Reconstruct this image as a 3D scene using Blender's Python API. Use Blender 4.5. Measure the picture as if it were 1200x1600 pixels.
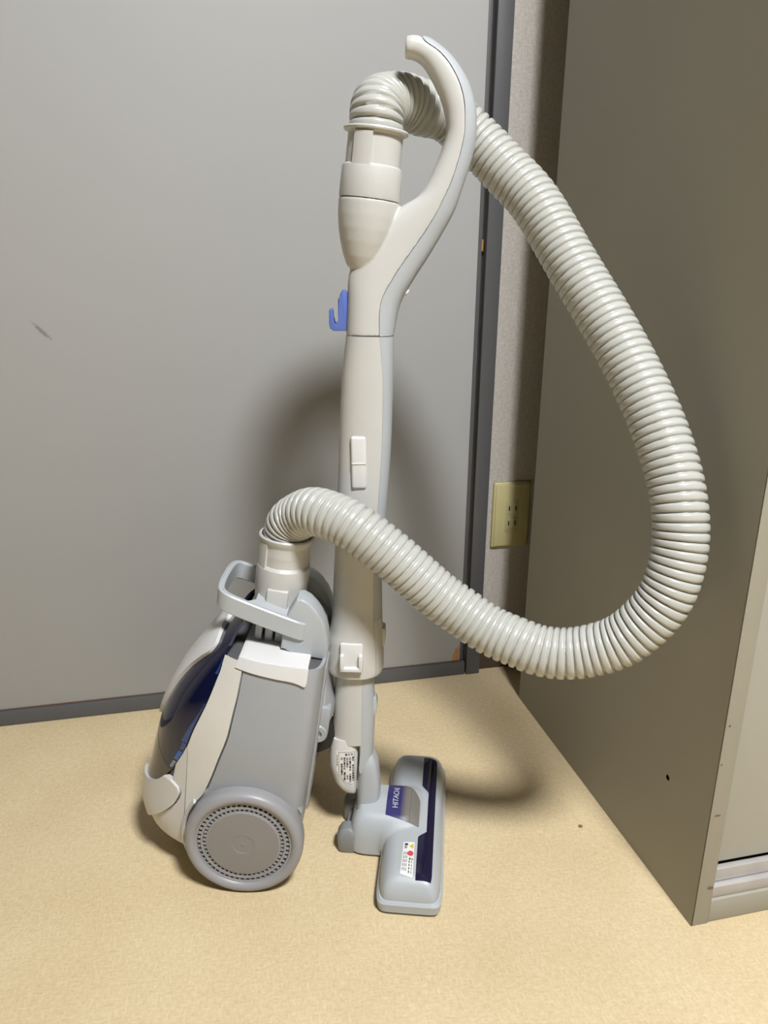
import bpy, bmesh, math, random
from mathutils import Vector, Matrix
from mathutils.bvhtree import BVHTree
random.seed(4)
for o in list(bpy.data.objects): bpy.data.objects.remove(o)
scene = bpy.context.scene
COL = scene.collection
V = Vector
PI = math.pi

# ------------------------------------------------------------------ camera
def set_camera():
    yaw, pitch, roll = 0.235327, 0.309723, 0.011103
    loc = V((-0.50482, -1.18908, 0.711005))
    F = V((math.sin(yaw)*math.cos(pitch), math.cos(yaw)*math.cos(pitch), -math.sin(pitch)))
    R = V((math.cos(yaw), -math.sin(yaw), 0)); U = R.cross(F)
    R2 = R*math.cos(roll) + U*math.sin(roll); U2 = -R*math.sin(roll) + U*math.cos(roll)
    M = Matrix((R2, U2, -F)).transposed().to_4x4(); M.translation = loc
    cd = bpy.data.cameras.new('camera'); cam = bpy.data.objects.new('camera', cd); COL.objects.link(cam)
    cam.matrix_world = M
    cd.sensor_fit = 'VERTICAL'; cd.sensor_height = 36; cd.sensor_width = 27
    cd.lens = 1200/1600*36; cd.clip_start = 0.02
    scene.camera = cam
set_camera()
world = bpy.data.worlds.new('world'); scene.world = world; world.use_nodes = True
world.node_tree.nodes['Background'].inputs[0].default_value = (.5, .5, .48, 1)
world.node_tree.nodes['Background'].inputs[1].default_value = 0.05
LAMP_POS = V((-0.04, -1.78, 2.42)); LAMP_R = 0.22; LAMP_L = 224.0; LAMP_COL = (.985, .995, 1.02, 1)
scene.view_settings.view_transform = 'Standard'; scene.view_settings.look = 'None'
scene.view_settings.gamma = 1; scene.view_settings.use_curve_mapping = False
scene.view_settings.exposure = 0.0

# ------------------------------------------------------------------ materials
MATS = {}
def mat(name, col, rough=.5, spec=.5, coat=0, var=.04, vscale=30, bump=0, bscale=200, metal=0, trans=0, alpha=1, emit=0):
    m = bpy.data.materials.new(name); m.use_nodes = True
    nt = m.node_tree; b = nt.nodes['Principled BSDF']
    b.inputs['Roughness'].default_value = rough; b.inputs['Metallic'].default_value = metal
    b.inputs['Specular IOR Level'].default_value = spec
    b.inputs['Coat Weight'].default_value = coat; b.inputs['Coat Roughness'].default_value = .08
    b.inputs['Transmission Weight'].default_value = trans
    tc = nt.nodes.new('ShaderNodeTexCoord')
    n = nt.nodes.new('ShaderNodeTexNoise'); n.inputs['Scale'].default_value = vscale; n.inputs['Detail'].default_value = 4
    nt.links.new(tc.outputs['Object'], n.inputs['Vector'])
    mx = nt.nodes.new('ShaderNodeMix'); mx.data_type = 'RGBA'
    lo = [max(0, c*(1-var)) for c in col]; hi = [min(1, c*(1+var)) for c in col]
    mx.inputs[6].default_value = (*lo, 1); mx.inputs[7].default_value = (*hi, 1)
    nt.links.new(n.outputs['Fac'], mx.inputs[0]); nt.links.new(mx.outputs[2], b.inputs['Base Color'])
    if bump:
        n2 = nt.nodes.new('ShaderNodeTexNoise'); n2.inputs['Scale'].default_value = bscale; n2.inputs['Detail'].default_value = 2
        nt.links.new(tc.outputs['Object'], n2.inputs['Vector'])
        bp = nt.nodes.new('ShaderNodeBump'); bp.inputs['Strength'].default_value = bump; bp.inputs['Distance'].default_value = .001
        nt.links.new(n2.outputs['Fac'], bp.inputs['Height']); nt.links.new(bp.outputs['Normal'], b.inputs['Normal'])
    if emit:
        b.inputs['Emission Color'].default_value = LAMP_COL; b.inputs['Emission Strength'].default_value = emit
    m['bsdf_mix'] = mx.name
    MATS[name] = m
    return m

def nodes_of(m): return m.node_tree, m.node_tree.nodes, m.node_tree.links, m.node_tree.nodes['Principled BSDF']

mat('warm_white_plastic', (.545, .54, .51), .38, bump=.03, bscale=900)
mat('ivory_plastic', (.655, .635, .58), .36, bump=.03, bscale=900)
mat('pure_white_plastic', (.68, .675, .66), .35, bump=.03, bscale=900)
mat('pearl_white_plastic', (.60, .585, .55), .3, coat=.2)
mat('light_grey_plastic', (.435, .46, .475), .38, bump=.03, bscale=900)
mat('mid_grey_plastic', (.335, .35, .365), .36, bump=.02, bscale=900)
mat('wheel_grey_plastic', (.30, .295, .30), .4, bump=.03, bscale=900)
mat('wheel_face_plastic', (.25, .235, .225), .5, bump=.03, bscale=700)
mat('dark_grey_plastic', (.10, .10, .105), .5)
mat('foot_grey_plastic', (.22, .23, .23), .45)
mat('black_rubber', (.015, .014, .013), .6)
mat('hose_vinyl', (.475, .475, .435), .27, coat=.2, var=.03)
mat('blue_plastic', (.105, .165, .47), .35)
mat('navy_window', (.012, .010, .035), .12, coat=.4, var=.2)
mat('navy_cup', (.004, .006, .03), .06, coat=.6, var=.3, vscale=20)
mat('cup_ribs', (.045, .12, .38), .3)
mat('cup_blue', (.022, .06, .17), .15, coat=.5, var=.5, vscale=120)
mat('cup_glint', (.22, .25, .30), .3)  # pale patch, a highlight painted on the cup
mat('smoked_cup', (.06, .052, .046), .12, coat=.4)  # smoked plastic, with the floor's reflection put into its brown
mat('ink', (.03, .03, .035), .5)
mat('ink_grey', (.25, .25, .26), .5)
mat('sticker_white', (.78, .77, .73), .45)
mat('sticker_red', (.62, .07, .09), .5)
mat('sticker_yellow', (.60, .52, .04), .5)
mat('silver_print', (.50, .50, .56), .35)
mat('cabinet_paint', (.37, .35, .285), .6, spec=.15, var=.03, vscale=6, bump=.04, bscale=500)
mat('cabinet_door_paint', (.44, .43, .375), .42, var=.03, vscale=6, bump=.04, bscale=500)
mat('rust', (.16, .115, .08), .7)
mat('rail_metal', (.45, .43, .41), .35, var=.12, vscale=60, metal=.2)
mat('door_paint', (.395, .395, .385), .55, spec=.3, var=.02, vscale=5, bump=.06, bscale=700)
mat('frame_paint', (.098, .098, .102), .45, var=.05, vscale=12, bump=.04, bscale=500)
mat('gap_black', (.008, .007, .006), .7)
mat('bare_wood', (.38, .20, .075), .7, var=.3, vscale=90)
mat('baseboard_brown', (.075, .048, .03), .5, var=.15)
mat('outlet_cream', (.60, .545, .28), .38)
mat('outlet_insert', (.56, .52, .30), .38)
mat('ceiling_dark', (.10, .10, .095), .8)  # unseen ceiling, set dark so it bounces little light
mat('room_wall', (.06, .06, .056), .85)  # unseen walls, darkened to weaken the fill light in the shadows
mat('lamp_diffuser', (.8, .8, .8), .5, emit=LAMP_L)
mat('lamp_body', (.7, .7, .68), .5)
mat('lint', (.20, .14, .085), .9)

def floor_material():
    m = mat('floor_vinyl', (.60, .455, .245), .5, spec=.35, var=0)
    nt, N, L, b = nodes_of(m)
    tc = N.new('ShaderNodeTexCoord')
    mp = N.new('ShaderNodeMapping'); mp.inputs['Rotation'].default_value = (0, 0, math.radians(4))
    L.new(tc.outputs['Object'], mp.inputs['Vector'])
    cols = []
    for sc in ((170, 60, 1), (60, 170, 1)):
        k = N.new('ShaderNodeMapping'); k.inputs['Scale'].default_value = sc
        L.new(mp.outputs[0], k.inputs['Vector'])
        n = N.new('ShaderNodeTexNoise'); n.inputs['Scale'].default_value = 2.0; n.inputs['Detail'].default_value = 3; n.inputs['Roughness'].default_value = .6
        L.new(k.outputs[0], n.inputs['Vector']); cols.append(n)
    big = N.new('ShaderNodeTexNoise'); big.inputs['Scale'].default_value = 9; big.inputs['Detail'].default_value = 5
    L.new(mp.outputs[0], big.inputs['Vector'])
    a = N.new('ShaderNodeMath'); a.operation = 'MAXIMUM'; L.new(cols[0].outputs['Fac'], a.inputs[0]); L.new(cols[1].outputs['Fac'], a.inputs[1])
    a2 = N.new('ShaderNodeMath'); a2.operation = 'MULTIPLY_ADD'; a2.inputs[1].default_value = .35
    L.new(big.outputs['Fac'], a2.inputs[0]); L.new(a.outputs[0], a2.inputs[2])
    cr = N.new('ShaderNodeValToRGB')
    cr.color_ramp.elements[0].position = .52; cr.color_ramp.elements[0].color = (.565, .435, .245, 1)
    cr.color_ramp.elements[1].position = .98; cr.color_ramp.elements[1].color = (.735, .61, .395, 1)
    L.new(a2.outputs[0], cr.inputs[0]); L.new(cr.outputs[0], b.inputs['Base Color'])
    bp = N.new('ShaderNodeBump'); bp.inputs['Strength'].default_value = .12; bp.inputs['Distance'].default_value = .001
    L.new(a.outputs[0], bp.inputs['Height']); L.new(bp.outputs[0], b.inputs['Normal'])
floor_material()

def wallpaper_material():
    m = mat('wallpaper', (.56, .515, .465), .8, spec=.25, var=.0)
    nt, N, L, b = nodes_of(m)
    tc = N.new('ShaderNodeTexCoord')
    outs = []
    for sc, s in (((700, 1, 60), 1.0), ((120, 1, 500), 1.0), ((220, 1, 220), 1.0)):
        k = N.new('ShaderNodeMapping'); k.inputs['Scale'].default_value = sc
        L.new(tc.outputs['Object'], k.inputs['Vector'])
        n = N.new('ShaderNodeTexNoise'); n.inputs['Scale'].default_value = s; n.inputs['Detail'].default_value = 3
        L.new(k.outputs[0], n.inputs['Vector']); outs.append(n.outputs['Fac'])
    a = N.new('ShaderNodeMath'); a.operation = 'ADD'; L.new(outs[0], a.inputs[0]); L.new(outs[1], a.inputs[1])
    a3 = N.new('ShaderNodeMath'); a3.operation = 'ADD'; L.new(a.outputs[0], a3.inputs[0]); L.new(outs[2], a3.inputs[1])
    cr = N.new('ShaderNodeValToRGB')
    cr.color_ramp.elements[0].position = .38; cr.color_ramp.elements[0].color = (.45, .415, .37, 1)
    cr.color_ramp.elements[1].position = .64; cr.color_ramp.elements[1].color = (.62, .585, .54, 1)
    dv = N.new('ShaderNodeMath'); dv.operation = 'DIVIDE'; dv.inputs[1].default_value = 3; L.new(a3.outputs[0], dv.inputs[0])
    L.new(dv.outputs[0], cr.inputs[0]); L.new(cr.outputs[0], b.inputs['Base Color'])
    bp = N.new('ShaderNodeBump'); bp.inputs['Strength'].default_value = .5; bp.inputs['Distance'].default_value = .0015
    L.new(dv.outputs[0], bp.inputs['Height']); L.new(bp.outputs[0], b.inputs['Normal'])
wallpaper_material()

# ------------------------------------------------------------------ mesh helpers
ORIG = {}
def link_mesh(name, me, mats, parent=None, smooth=35):
    """one mesh object, its origin moved to the middle of its box"""
    lo = V((min(v.co[i] for v in me.vertices) for i in range(3))); hi = V((max(v.co[i] for v in me.vertices) for i in range(3)))
    c = (lo+hi)/2
    me.transform(Matrix.Translation(-c))
    o = bpy.data.objects.new(name, me); COL.objects.link(o)
    for m in (mats if isinstance(mats, (list, tuple)) else [mats]): me.materials.append(MATS[m])
    if smooth:
        me.shade_smooth(); me.set_sharp_from_angle(angle=math.radians(smooth))
    o.location = c - (ORIG[parent.name] if parent else V((0, 0, 0)))
    ORIG[o.name] = c
    if parent: o.parent = parent
    return o
def from_bm(name, bm, mats, parent=None, smooth=35, recalc=True):
    if recalc: bmesh.ops.recalc_face_normals(bm, faces=bm.faces)
    me = bpy.data.meshes.new(name); bm.to_mesh(me); bm.free()
    return link_mesh(name, me, mats, parent, smooth)
def tag(o, label=None, cat=None, kind=None, group=None):
    if label: o['label'] = label
    if cat: o['category'] = cat
    if kind: o['kind'] = kind
    if group: o['group'] = group
    return o
def empty(name, loc, label, cat):
    o = bpy.data.objects.new(name, None); COL.objects.link(o); o.location = loc; o.empty_display_size = .05
    ORIG[o.name] = V(loc); return tag(o, label, cat)

class Frame:
    """local axes: a, b, c -> world"""
    def __init__(s, o, A, B, C): s.o, s.A, s.B, s.C = V(o), V(A).normalized(), V(B).normalized(), V(C).normalized()
    def __call__(s, a, b, c=0): return s.o + s.A*a + s.B*b + s.C*c
WORLD = Frame((0, 0, 0), (1, 0, 0), (0, 1, 0), (0, 0, 1))

def add_box(bm, fr, a0, a1, b0, b1, c0, c1, bevel=0, seg=2, mi=0):
    vs = [bm.verts.new(fr(a, b, c)) for a in (a0, a1) for b in (b0, b1) for c in (c0, c1)]
    fs = [bm.faces.new([vs[i] for i in f]) for f in ((0, 1, 3, 2), (4, 6, 7, 5), (0, 4, 5, 1), (2, 3, 7, 6), (0, 2, 6, 4), (1, 5, 7, 3))]
    for f in fs: f.material_index = mi
    if bevel:
        es = list({e for f in fs for e in f.edges})
        r = bmesh.ops.bevel(bm, geom=es, offset=bevel, segments=seg, affect='EDGES', profile=.5)
        for f in r['faces']: f.material_index = mi
def box(name, fr, dims, m, parent=None, bevel=0, seg=2):
    bm = bmesh.new(); add_box(bm, fr, *dims, bevel=bevel, seg=seg); return from_bm(name, bm, m, parent)

def add_loft(bm, rings, cap=True, closed=True, mi=0):
    R = [[bm.verts.new(p) for p in r] for r in rings]
    n = len(R[0])
    for i in range(len(R)-1):
        for j in range(n if closed else n-1):
            k = (j+1) % n
            bm.faces.new((R[i][j], R[i][k], R[i+1][k], R[i+1][j])).material_index = mi
    if cap and closed:
        bm.faces.new(list(reversed(R[0]))).material_index = mi; bm.faces.new(R[-1]).material_index = mi
    return R
def add_lathe(bm, fr, prof, seg=48, a0=0, a1=2*PI, mi=0):
    """prof: (radius, height); axis = fr.B ; circle in A, C"""
    full = abs(a1-a0-2*PI) < 1e-6
    rings = []
    for r, h in prof:
        rings.append([fr(r*math.cos(a0+(a1-a0)*k/(seg if full else seg-1)), h, r*math.sin(a0+(a1-a0)*k/(seg if full else seg-1))) for k in range(seg)])
    if full: add_loft(bm, rings, cap=True, mi=mi)
    else: add_loft(bm, rings, cap=False, closed=False, mi=mi)
def add_sector(bm, fr, r0, r1, h0, h1, d0, d1, seg=12, mi=0):
    rings = []
    for k in range(seg+1):
        a = math.radians(d0+(d1-d0)*k/seg); c, s = math.cos(a), math.sin(a); e = .0006
        rings.append([fr(r*c, hh, r*s) for r, hh in ((r0, h0), (r1-e, h0), (r1, h0+e), (r1, h1-e), (r1-e, h1), (r0, h1))])
    add_loft(bm, rings, mi=mi)
def add_prism(bm, fr, pts, c0, c1, bevel=0, seg=2, mi=0):
    """outline in (a, b), extruded along C"""
    A = [bm.verts.new(fr(x, y, c0)) for x, y in pts]; B = [bm.verts.new(fr(x, y, c1)) for x, y in pts]
    n = len(pts); fs = [bm.faces.new(A), bm.faces.new(list(reversed(B)))]
    for i in range(n): fs.append(bm.faces.new((A[i], B[i], B[(i+1) % n], A[(i+1) % n])))
    for f in fs: f.material_index = mi
    if bevel:
        es = list({e for f in fs[:2] for e in f.edges})
        r = bmesh.ops.bevel(bm, geom=es, offset=bevel, segments=seg, affect='EDGES', profile=.5)
        for f in r['faces']: f.material_index = mi
def interp(x, xs, ys):
    if x <= xs[0]: return ys[0]
    for i in range(len(xs)-1):
        if x <= xs[i+1]: return ys[i] + (ys[i+1]-ys[i])*(x-xs[i])/(xs[i+1]-xs[i])
    return ys[-1]
def sinterp(x, xs, ys):
    """smooth (Catmull-Rom / Hermite) interpolation"""
    n = len(xs)
    if x <= xs[0]: return ys[0]
    if x >= xs[-1]: return ys[-1]
    i = max(k for k in range(n-1) if xs[k] <= x)
    def sl(k):
        if k == 0: return (ys[1]-ys[0])/(xs[1]-xs[0])
        if k == n-1: return (ys[-1]-ys[-2])/(xs[-1]-xs[-2])
        d0 = (ys[k]-ys[k-1])/(xs[k]-xs[k-1]); d1 = (ys[k+1]-ys[k])/(xs[k+1]-xs[k])
        return 0 if d0*d1 <= 0 else 2*d0*d1/(d0+d1)
    h = xs[i+1]-xs[i]; t = (x-xs[i])/h; m0, m1 = sl(i)*h, sl(i+1)*h
    return (2*t**3-3*t*t+1)*ys[i] + (t**3-2*t*t+t)*m0 + (-2*t**3+3*t*t)*ys[i+1] + (t**3-t*t)*m1
def catmull(pts, sub):
    """points of any dimension (tuples) -> resampled tuples"""
    out = []
    n = len(pts)
    for i in range(n-1):
        p0, p1, p2, p3 = pts[max(0, i-1)], pts[i], pts[i+1], pts[min(n-1, i+2)]
        for k in range(sub):
            t = k/sub
            out.append(tuple(.5*((2*b) + (-a+c)*t + (2*a-5*b+4*c-d)*t*t + (-a+3*b-3*c+d)*t**3) for a, b, c, d in zip(p0, p1, p2, p3)))
    out.append(tuple(pts[-1])); return out
def spow(x, e): return math.copysign(abs(x)**e, x)
def remeshed(bm, voxel, smooth_iter):
    bmesh.ops.recalc_face_normals(bm, faces=bm.faces)
    me = bpy.data.meshes.new('tmp'); bm.to_mesh(me); bm.free()
    o = bpy.data.objects.new('tmp', me); COL.objects.link(o)
    r = o.modifiers.new('r', 'REMESH'); r.mode = 'VOXEL'; r.voxel_size = voxel
    s = o.modifiers.new('s', 'SMOOTH'); s.iterations = smooth_iter; s.factor = .5
    dg = bpy.context.evaluated_depsgraph_get(); dg.update()
    res = bpy.data.meshes.new_from_object(o.evaluated_get(dg))
    bpy.data.objects.remove(o); bpy.data.meshes.remove(me)
    res.materials.clear()
    return res
def text_mesh(body, size):
    cu = bpy.data.curves.new('t', 'FONT'); cu.body = body; cu.size = size; cu.extrude = .0002; cu.align_x = 'CENTER'; cu.align_y = 'CENTER'
    o = bpy.data.objects.new('t', cu); COL.objects.link(o)
    dg = bpy.context.evaluated_depsgraph_get(); dg.update()
    me = bpy.data.meshes.new_from_object(o.evaluated_get(dg))
    bpy.data.objects.remove(o); me.materials.clear(); return me

# ------------------------------------------------------------------ the room
RX0, RX1, RY0, RZ = -4.5, 2.2, -6.5, 2.5
def struct(name, m, dims, label, cat, bevel=0):
    return tag(box(name, WORLD, dims, m, bevel=bevel), label, cat, 'structure')
struct('floor', 'floor_vinyl', (RX0-.1, RX1+.1, RY0-.1, .1, -.05, 0), 'tan mottled vinyl floor under the vacuum cleaner', 'floor')
struct('ceiling', 'ceiling_dark', (RX0-.1, RX1+.1, RY0-.1, .1, RZ, RZ+.05), 'unseen ceiling above the room, darkened to cut bounced light', 'ceiling')
struct('wall_back', 'wallpaper', (RX0-.1, RX1+.1, .012, .1, 0, RZ), 'beige textured wallpaper wall behind the outlet', 'wall')
struct('wall_left', 'room_wall', (RX0-.1, RX0, RY0, .1, 0, RZ), 'plain left wall outside the picture', 'wall')
struct('wall_right', 'room_wall', (RX1, RX1+.1, RY0, .1, 0, RZ), 'plain right wall behind the cabinet', 'wall')
struct('wall_front', 'room_wall', (RX0-.1, RX1+.1, RY0-.1, RY0, 0, RZ), 'plain wall behind the camera', 'wall')
struct('baseboard_back', 'baseboard_brown', (-.0385, RX1, .004, .012, 0, .040), 'dark brown baseboard strip along the wallpapered wall', 'baseboard', .001)

DX0, DX1, DZ1 = -1.30, -.0755, 2.02
def door_material():
    m = MATS['door_paint']; nt, N, L, b = nodes_of(m)
    mx = N[m['bsdf_mix']]
    g = N.new('ShaderNodeNewGeometry'); sp = N.new('ShaderNodeSeparateXYZ'); L.new(g.outputs['Position'], sp.inputs[0])
    # a slanting rubbed scuff on the paint
    mp = N.new('ShaderNodeMapping'); mp.vector_type = 'TEXTURE'
    mp.inputs['Location'].default_value = (-.718, 0, .619); mp.inputs['Rotation'].default_value = (0, math.radians(46), 0); mp.inputs['Scale'].default_value = (.019, 1, .0035)
    L.new(g.outputs['Position'], mp.inputs['Vector'])
    s2 = N.new('ShaderNodeSeparateXYZ'); L.new(mp.outputs[0], s2.inputs[0])
    cb = N.new('ShaderNodeCombineXYZ'); L.new(s2.outputs[0], cb.inputs[0]); L.new(s2.outputs[2], cb.inputs[2])
    ln = N.new('ShaderNodeVectorMath'); ln.operation = 'LENGTH'; L.new(cb.outputs[0], ln.inputs[0])
    ns = N.new('ShaderNodeTexNoise'); ns.inputs['Scale'].default_value = 260; L.new(g.outputs['Position'], ns.inputs['Vector'])
    ad = N.new('ShaderNodeMath'); ad.operation = 'ADD'; L.new(ln.outputs['Value'], ad.inputs[0]); L.new(ns.outputs['Fac'], ad.inputs[1])
    mr = N.new('ShaderNodeMapRange'); mr.inputs['From Min'].default_value = 1.55; mr.inputs['From Max'].default_value = .9
    mr.inputs['To Min'].default_value = 0; mr.inputs['To Max'].default_value = .75; L.new(ad.outputs[0], mr.inputs['Value'])
    m2 = N.new('ShaderNodeMix'); m2.data_type = 'RGBA'; m2.inputs[7].default_value = (.20, .175, .17, 1)
    L.new(mr.outputs[0], m2.inputs[0]); L.new(mx.outputs[2], m2.inputs[6]); L.new(m2.outputs[2], b.inputs['Base Color'])
door_material()
door = tag(box('door_1', WORLD, (DX0, DX1, -.003, .03, .0275, DZ1), 'door_paint', bevel=.001), 'plain grey painted door behind the vacuum cleaner', 'door', 'structure')
box('edge_strip', WORLD, (DX1+.0004, DX1+.0062, -.0015, .03, .0275, DZ1), 'frame_paint', door, bevel=.0008)
box('bottom_edge', WORLD, (DX0, DX1, -.0015, .03, .0255, .0272), 'bare_wood', door)
bm = bmesh.new()
add_prism(bm, Frame((0, 0, 0), (1, 0, 0), (0, 0, 1), (0, 1, 0)), [(-.0905, .0280), (-.0775, .0280), (-.0772, .052), (-.0795, .058), (-.0815, .050), (-.0838, .054), (-.0862, .044), (-.0895, .040)], -.0036, -.0026)
from_bm('paint_chip', bm, 'bare_wood', door, 0)
# frame around the door leaf
fr_o = tag(box('trim_1', WORLD, (-.0645, -.0390, -.010, .03, 0, DZ1+.03), 'frame_paint', bevel=.0015), 'dark grey metal door frame post beside the wallpaper', 'door frame', 'structure')
box('sill', WORLD, (DX0-.03, -.0668, -.008, .03, 0, .0245), 'frame_paint', fr_o, bevel=.0012)
box('head', WORLD, (DX0-.03, -.0668, -.010, .03, DZ1+.004, DZ1+.03), 'frame_paint', fr_o, bevel=.0012)
box('jamb', WORLD, (DX0-.03, DX0-.004, -.010, .03, .025, DZ1+.003), 'frame_paint', fr_o, bevel=.0012)
gap = tag(box('trim_2', WORLD, (DX0-.02, -.05, .0302, .05, .002, DZ1+.02), 'gap_black'), 'black gap between the grey door and its frame', 'door gap', 'structure')
# bits of bare wood that show in the gap
for z0, z1 in ((.866, .888), (.735, .752), (.905, .912)):
    box('bare_wood_chip', WORLD, (DX1+.0072, -.0648, .004, .008, z0, z1), 'bare_wood', fr_o)

# ------------------------------------------------------------------ wall outlet
FB = Frame((.0118, .012, .2975), (1, 0, 0), (0, 0, 1), (0, -1, 0))     # a right, b up, c towards the room
outlet = empty('wall_outlet', (.0118, .012, .2375), 'cream plastic four-slot wall outlet plate on the wallpaper', 'outlet')
bm = bmesh.new(); add_box(bm, FB, -.035, .035, -.06, .06, 0, .0055, .0035, 3); from_bm('plate', bm, 'outlet_cream', outlet)
box('plate_face', FB, (-.031, .031, -.056, .056, .005, .0072), 'outlet_cream', outlet, bevel=.001)
ins = box('socket_insert', FB, (-.0118, .0118, -.029, .029, .007, .0088), 'outlet_insert', outlet, bevel=.001)
for s in (1, -1):
    sk = box('socket_face', FB, (-.0098, .0098, s*.0135-.0105, s*.0135+.0105, .0085, .0098), 'outlet_insert', outlet, bevel=.0008)
    for dx in (-.0062, .0062):
        box('slot', FB, (dx-.0011, dx+.0011, s*.0135-.0042, s*.0135+.0042, .0090, .00995), 'gap_black', sk)

# ------------------------------------------------------------------ steel cabinet
CY0, CY1, CW, CH = -.602, -.1043, .88, 1.80
cab = empty('storage_cabinet', (CW/2, (CY0+CY1)/2, 0), 'tall beige-grey steel storage cabinet with sliding doors beside the outlet', 'cabinet')
def panel_with_hole():
    bm = bmesh.new(); hc = None
    hy, hz, hr = HOLE
    n = 16
    circ = [(hy+hr*math.cos(2*PI*k/n), hz+hr*math.sin(2*PI*k/n)) for k in range(n)]
    sq = []
    q = .03
    for k in range(n):
        c, s = math.cos(2*PI*k/n), math.sin(2*PI*k/n); m = max(abs(c), abs(s)); sq.append((hy+q*c/m, hz+q*s/m))
    for x, flip in ((0.0, 0), (.0012, 1)):
        C = [bm.verts.new((x, y, z)) for y, z in circ]; S = [bm.verts.new((x, y, z)) for y, z in sq]
        for k in range(n): bm.faces.new((C[k], C[(k+1) % n], S[(k+1) % n], S[k]))
        if x == 0: C0 = C
        else:
            for k in range(n): bm.faces.new((C0[k], C[k], C[(k+1) % n], C0[(k+1) % n]))
        ys = [CY0, hy-q, hy+q, CY1]; zs = [0, hz-q, hz+q, CH]
        for i in range(3):
            for j in range(3):
                if i == 1 and j == 1: continue
                bm.faces.new([bm.verts.new((x, *p)) for p in ((ys[i], zs[j]), (ys[i+1], zs[j]), (ys[i+1], zs[j+1]), (ys[i], zs[j+1]))])
    bmesh.ops.remove_doubles(bm, verts=bm.verts, dist=1e-5)
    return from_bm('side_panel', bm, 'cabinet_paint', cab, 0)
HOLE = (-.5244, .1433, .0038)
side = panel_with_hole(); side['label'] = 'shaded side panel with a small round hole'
box('hole_shade_plate', WORLD, (.006, .009, HOLE[0]-.015, HOLE[0]+.015, HOLE[1]-.015, HOLE[1]+.015), 'gap_black', side)  # black plate added behind the hole, paints the shade of the interior
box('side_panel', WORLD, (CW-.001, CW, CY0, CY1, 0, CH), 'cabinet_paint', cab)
box('back_panel', WORLD, (.0015, CW-.0015, CY1-.0015, CY1-.0003, 0.002, CH-.002), 'cabinet_paint', cab)
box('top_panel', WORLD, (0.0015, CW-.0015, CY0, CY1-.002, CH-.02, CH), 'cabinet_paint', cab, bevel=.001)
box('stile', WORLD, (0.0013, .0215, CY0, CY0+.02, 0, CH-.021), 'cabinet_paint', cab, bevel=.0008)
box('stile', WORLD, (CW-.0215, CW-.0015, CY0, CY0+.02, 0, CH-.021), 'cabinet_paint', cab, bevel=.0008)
box('plinth', WORLD, (.0222, CW-.0222, CY0+.001, CY0+.02, 0.0005, .031), 'cabinet_paint', cab, bevel=.0012)
box('bottom_panel', WORLD, (.002, CW-.002, CY0+.0205, CY1-.002, .02, .036), 'cabinet_paint', cab)
box('rail', WORLD, (.0222, CW-.0222, CY0+.004, CY0+.012, .0315, .046), 'rail_metal', cab, bevel=.001)
box('rail', WORLD, (.0222, CW-.0222, CY0+.0125, CY0+.0205, .0315, .062), 'rail_metal', cab, bevel=.001)
sd = box('sliding_door', WORLD, (.0225, .46, CY0+.021, CY0+.034, .064, CH-.022), 'cabinet_door_paint', cab, bevel=.0015)
box('sliding_door', WORLD, (.44, CW-.0225, CY0+.036, CY0+.049, .064, CH-.022), 'cabinet_door_paint', cab, bevel=.0015)
box('finger_pull', WORLD, (.40, .425, CY0+.0195, CY0+.0212, .85, .98), 'rail_metal', sd, bevel=.0006)

for x, z, rx, rz in ((.0165, .0515, .0042, .0022), (.0098, .150, .0040, .0012), (.006, .262, .0012, .0016), (.004, .215, .0010, .0012)):
    bm = bmesh.new(); add_prism(bm, Frame((x, CY0, z), (1, 0, 0), (0, 0, 1), (0, 1, 0)), [(rx*math.cos(2*PI*k/9)*(.8+.3*random.random()), rz*math.sin(2*PI*k/9)*(.8+.3*random.random())) for k in range(9)], -.0004, .0004)
    from_bm('rust_spot', bm, 'rust', cab, 0)

# ------------------------------------------------------------------ ceiling lamp (above the picture, lights the room)
lamp = empty('ceiling_lamp', (LAMP_POS.x, LAMP_POS.y, RZ), 'round white ceiling lamp above the room, out of the picture', 'lamp')
FL = Frame(LAMP_POS, (1, 0, 0), (0, 0, 1), (0, 1, 0))
bm = bmesh.new(); add_lathe(bm, FL, [(LAMP_R*.9, RZ-LAMP_POS.z), (LAMP_R*1.02, RZ-LAMP_POS.z-.005), (LAMP_R*1.03, .02), (LAMP_R*1.01, .012)], 64); from_bm('lamp_base', bm, 'lamp_body', lamp)
bm = bmesh.new(); add_lathe(bm, FL, [(LAMP_R, .0115), (LAMP_R, .004), (LAMP_R*.96, 0)], 64); from_bm('diffuser', bm, 'lamp_diffuser', lamp)

# ------------------------------------------------------------------ vacuum cleaner
vac = empty('vacuum_cleaner', (-.40, -.38, 0), 'white and grey canister vacuum cleaner standing upright with its ribbed hose looped to the right', 'vacuum cleaner')

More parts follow.
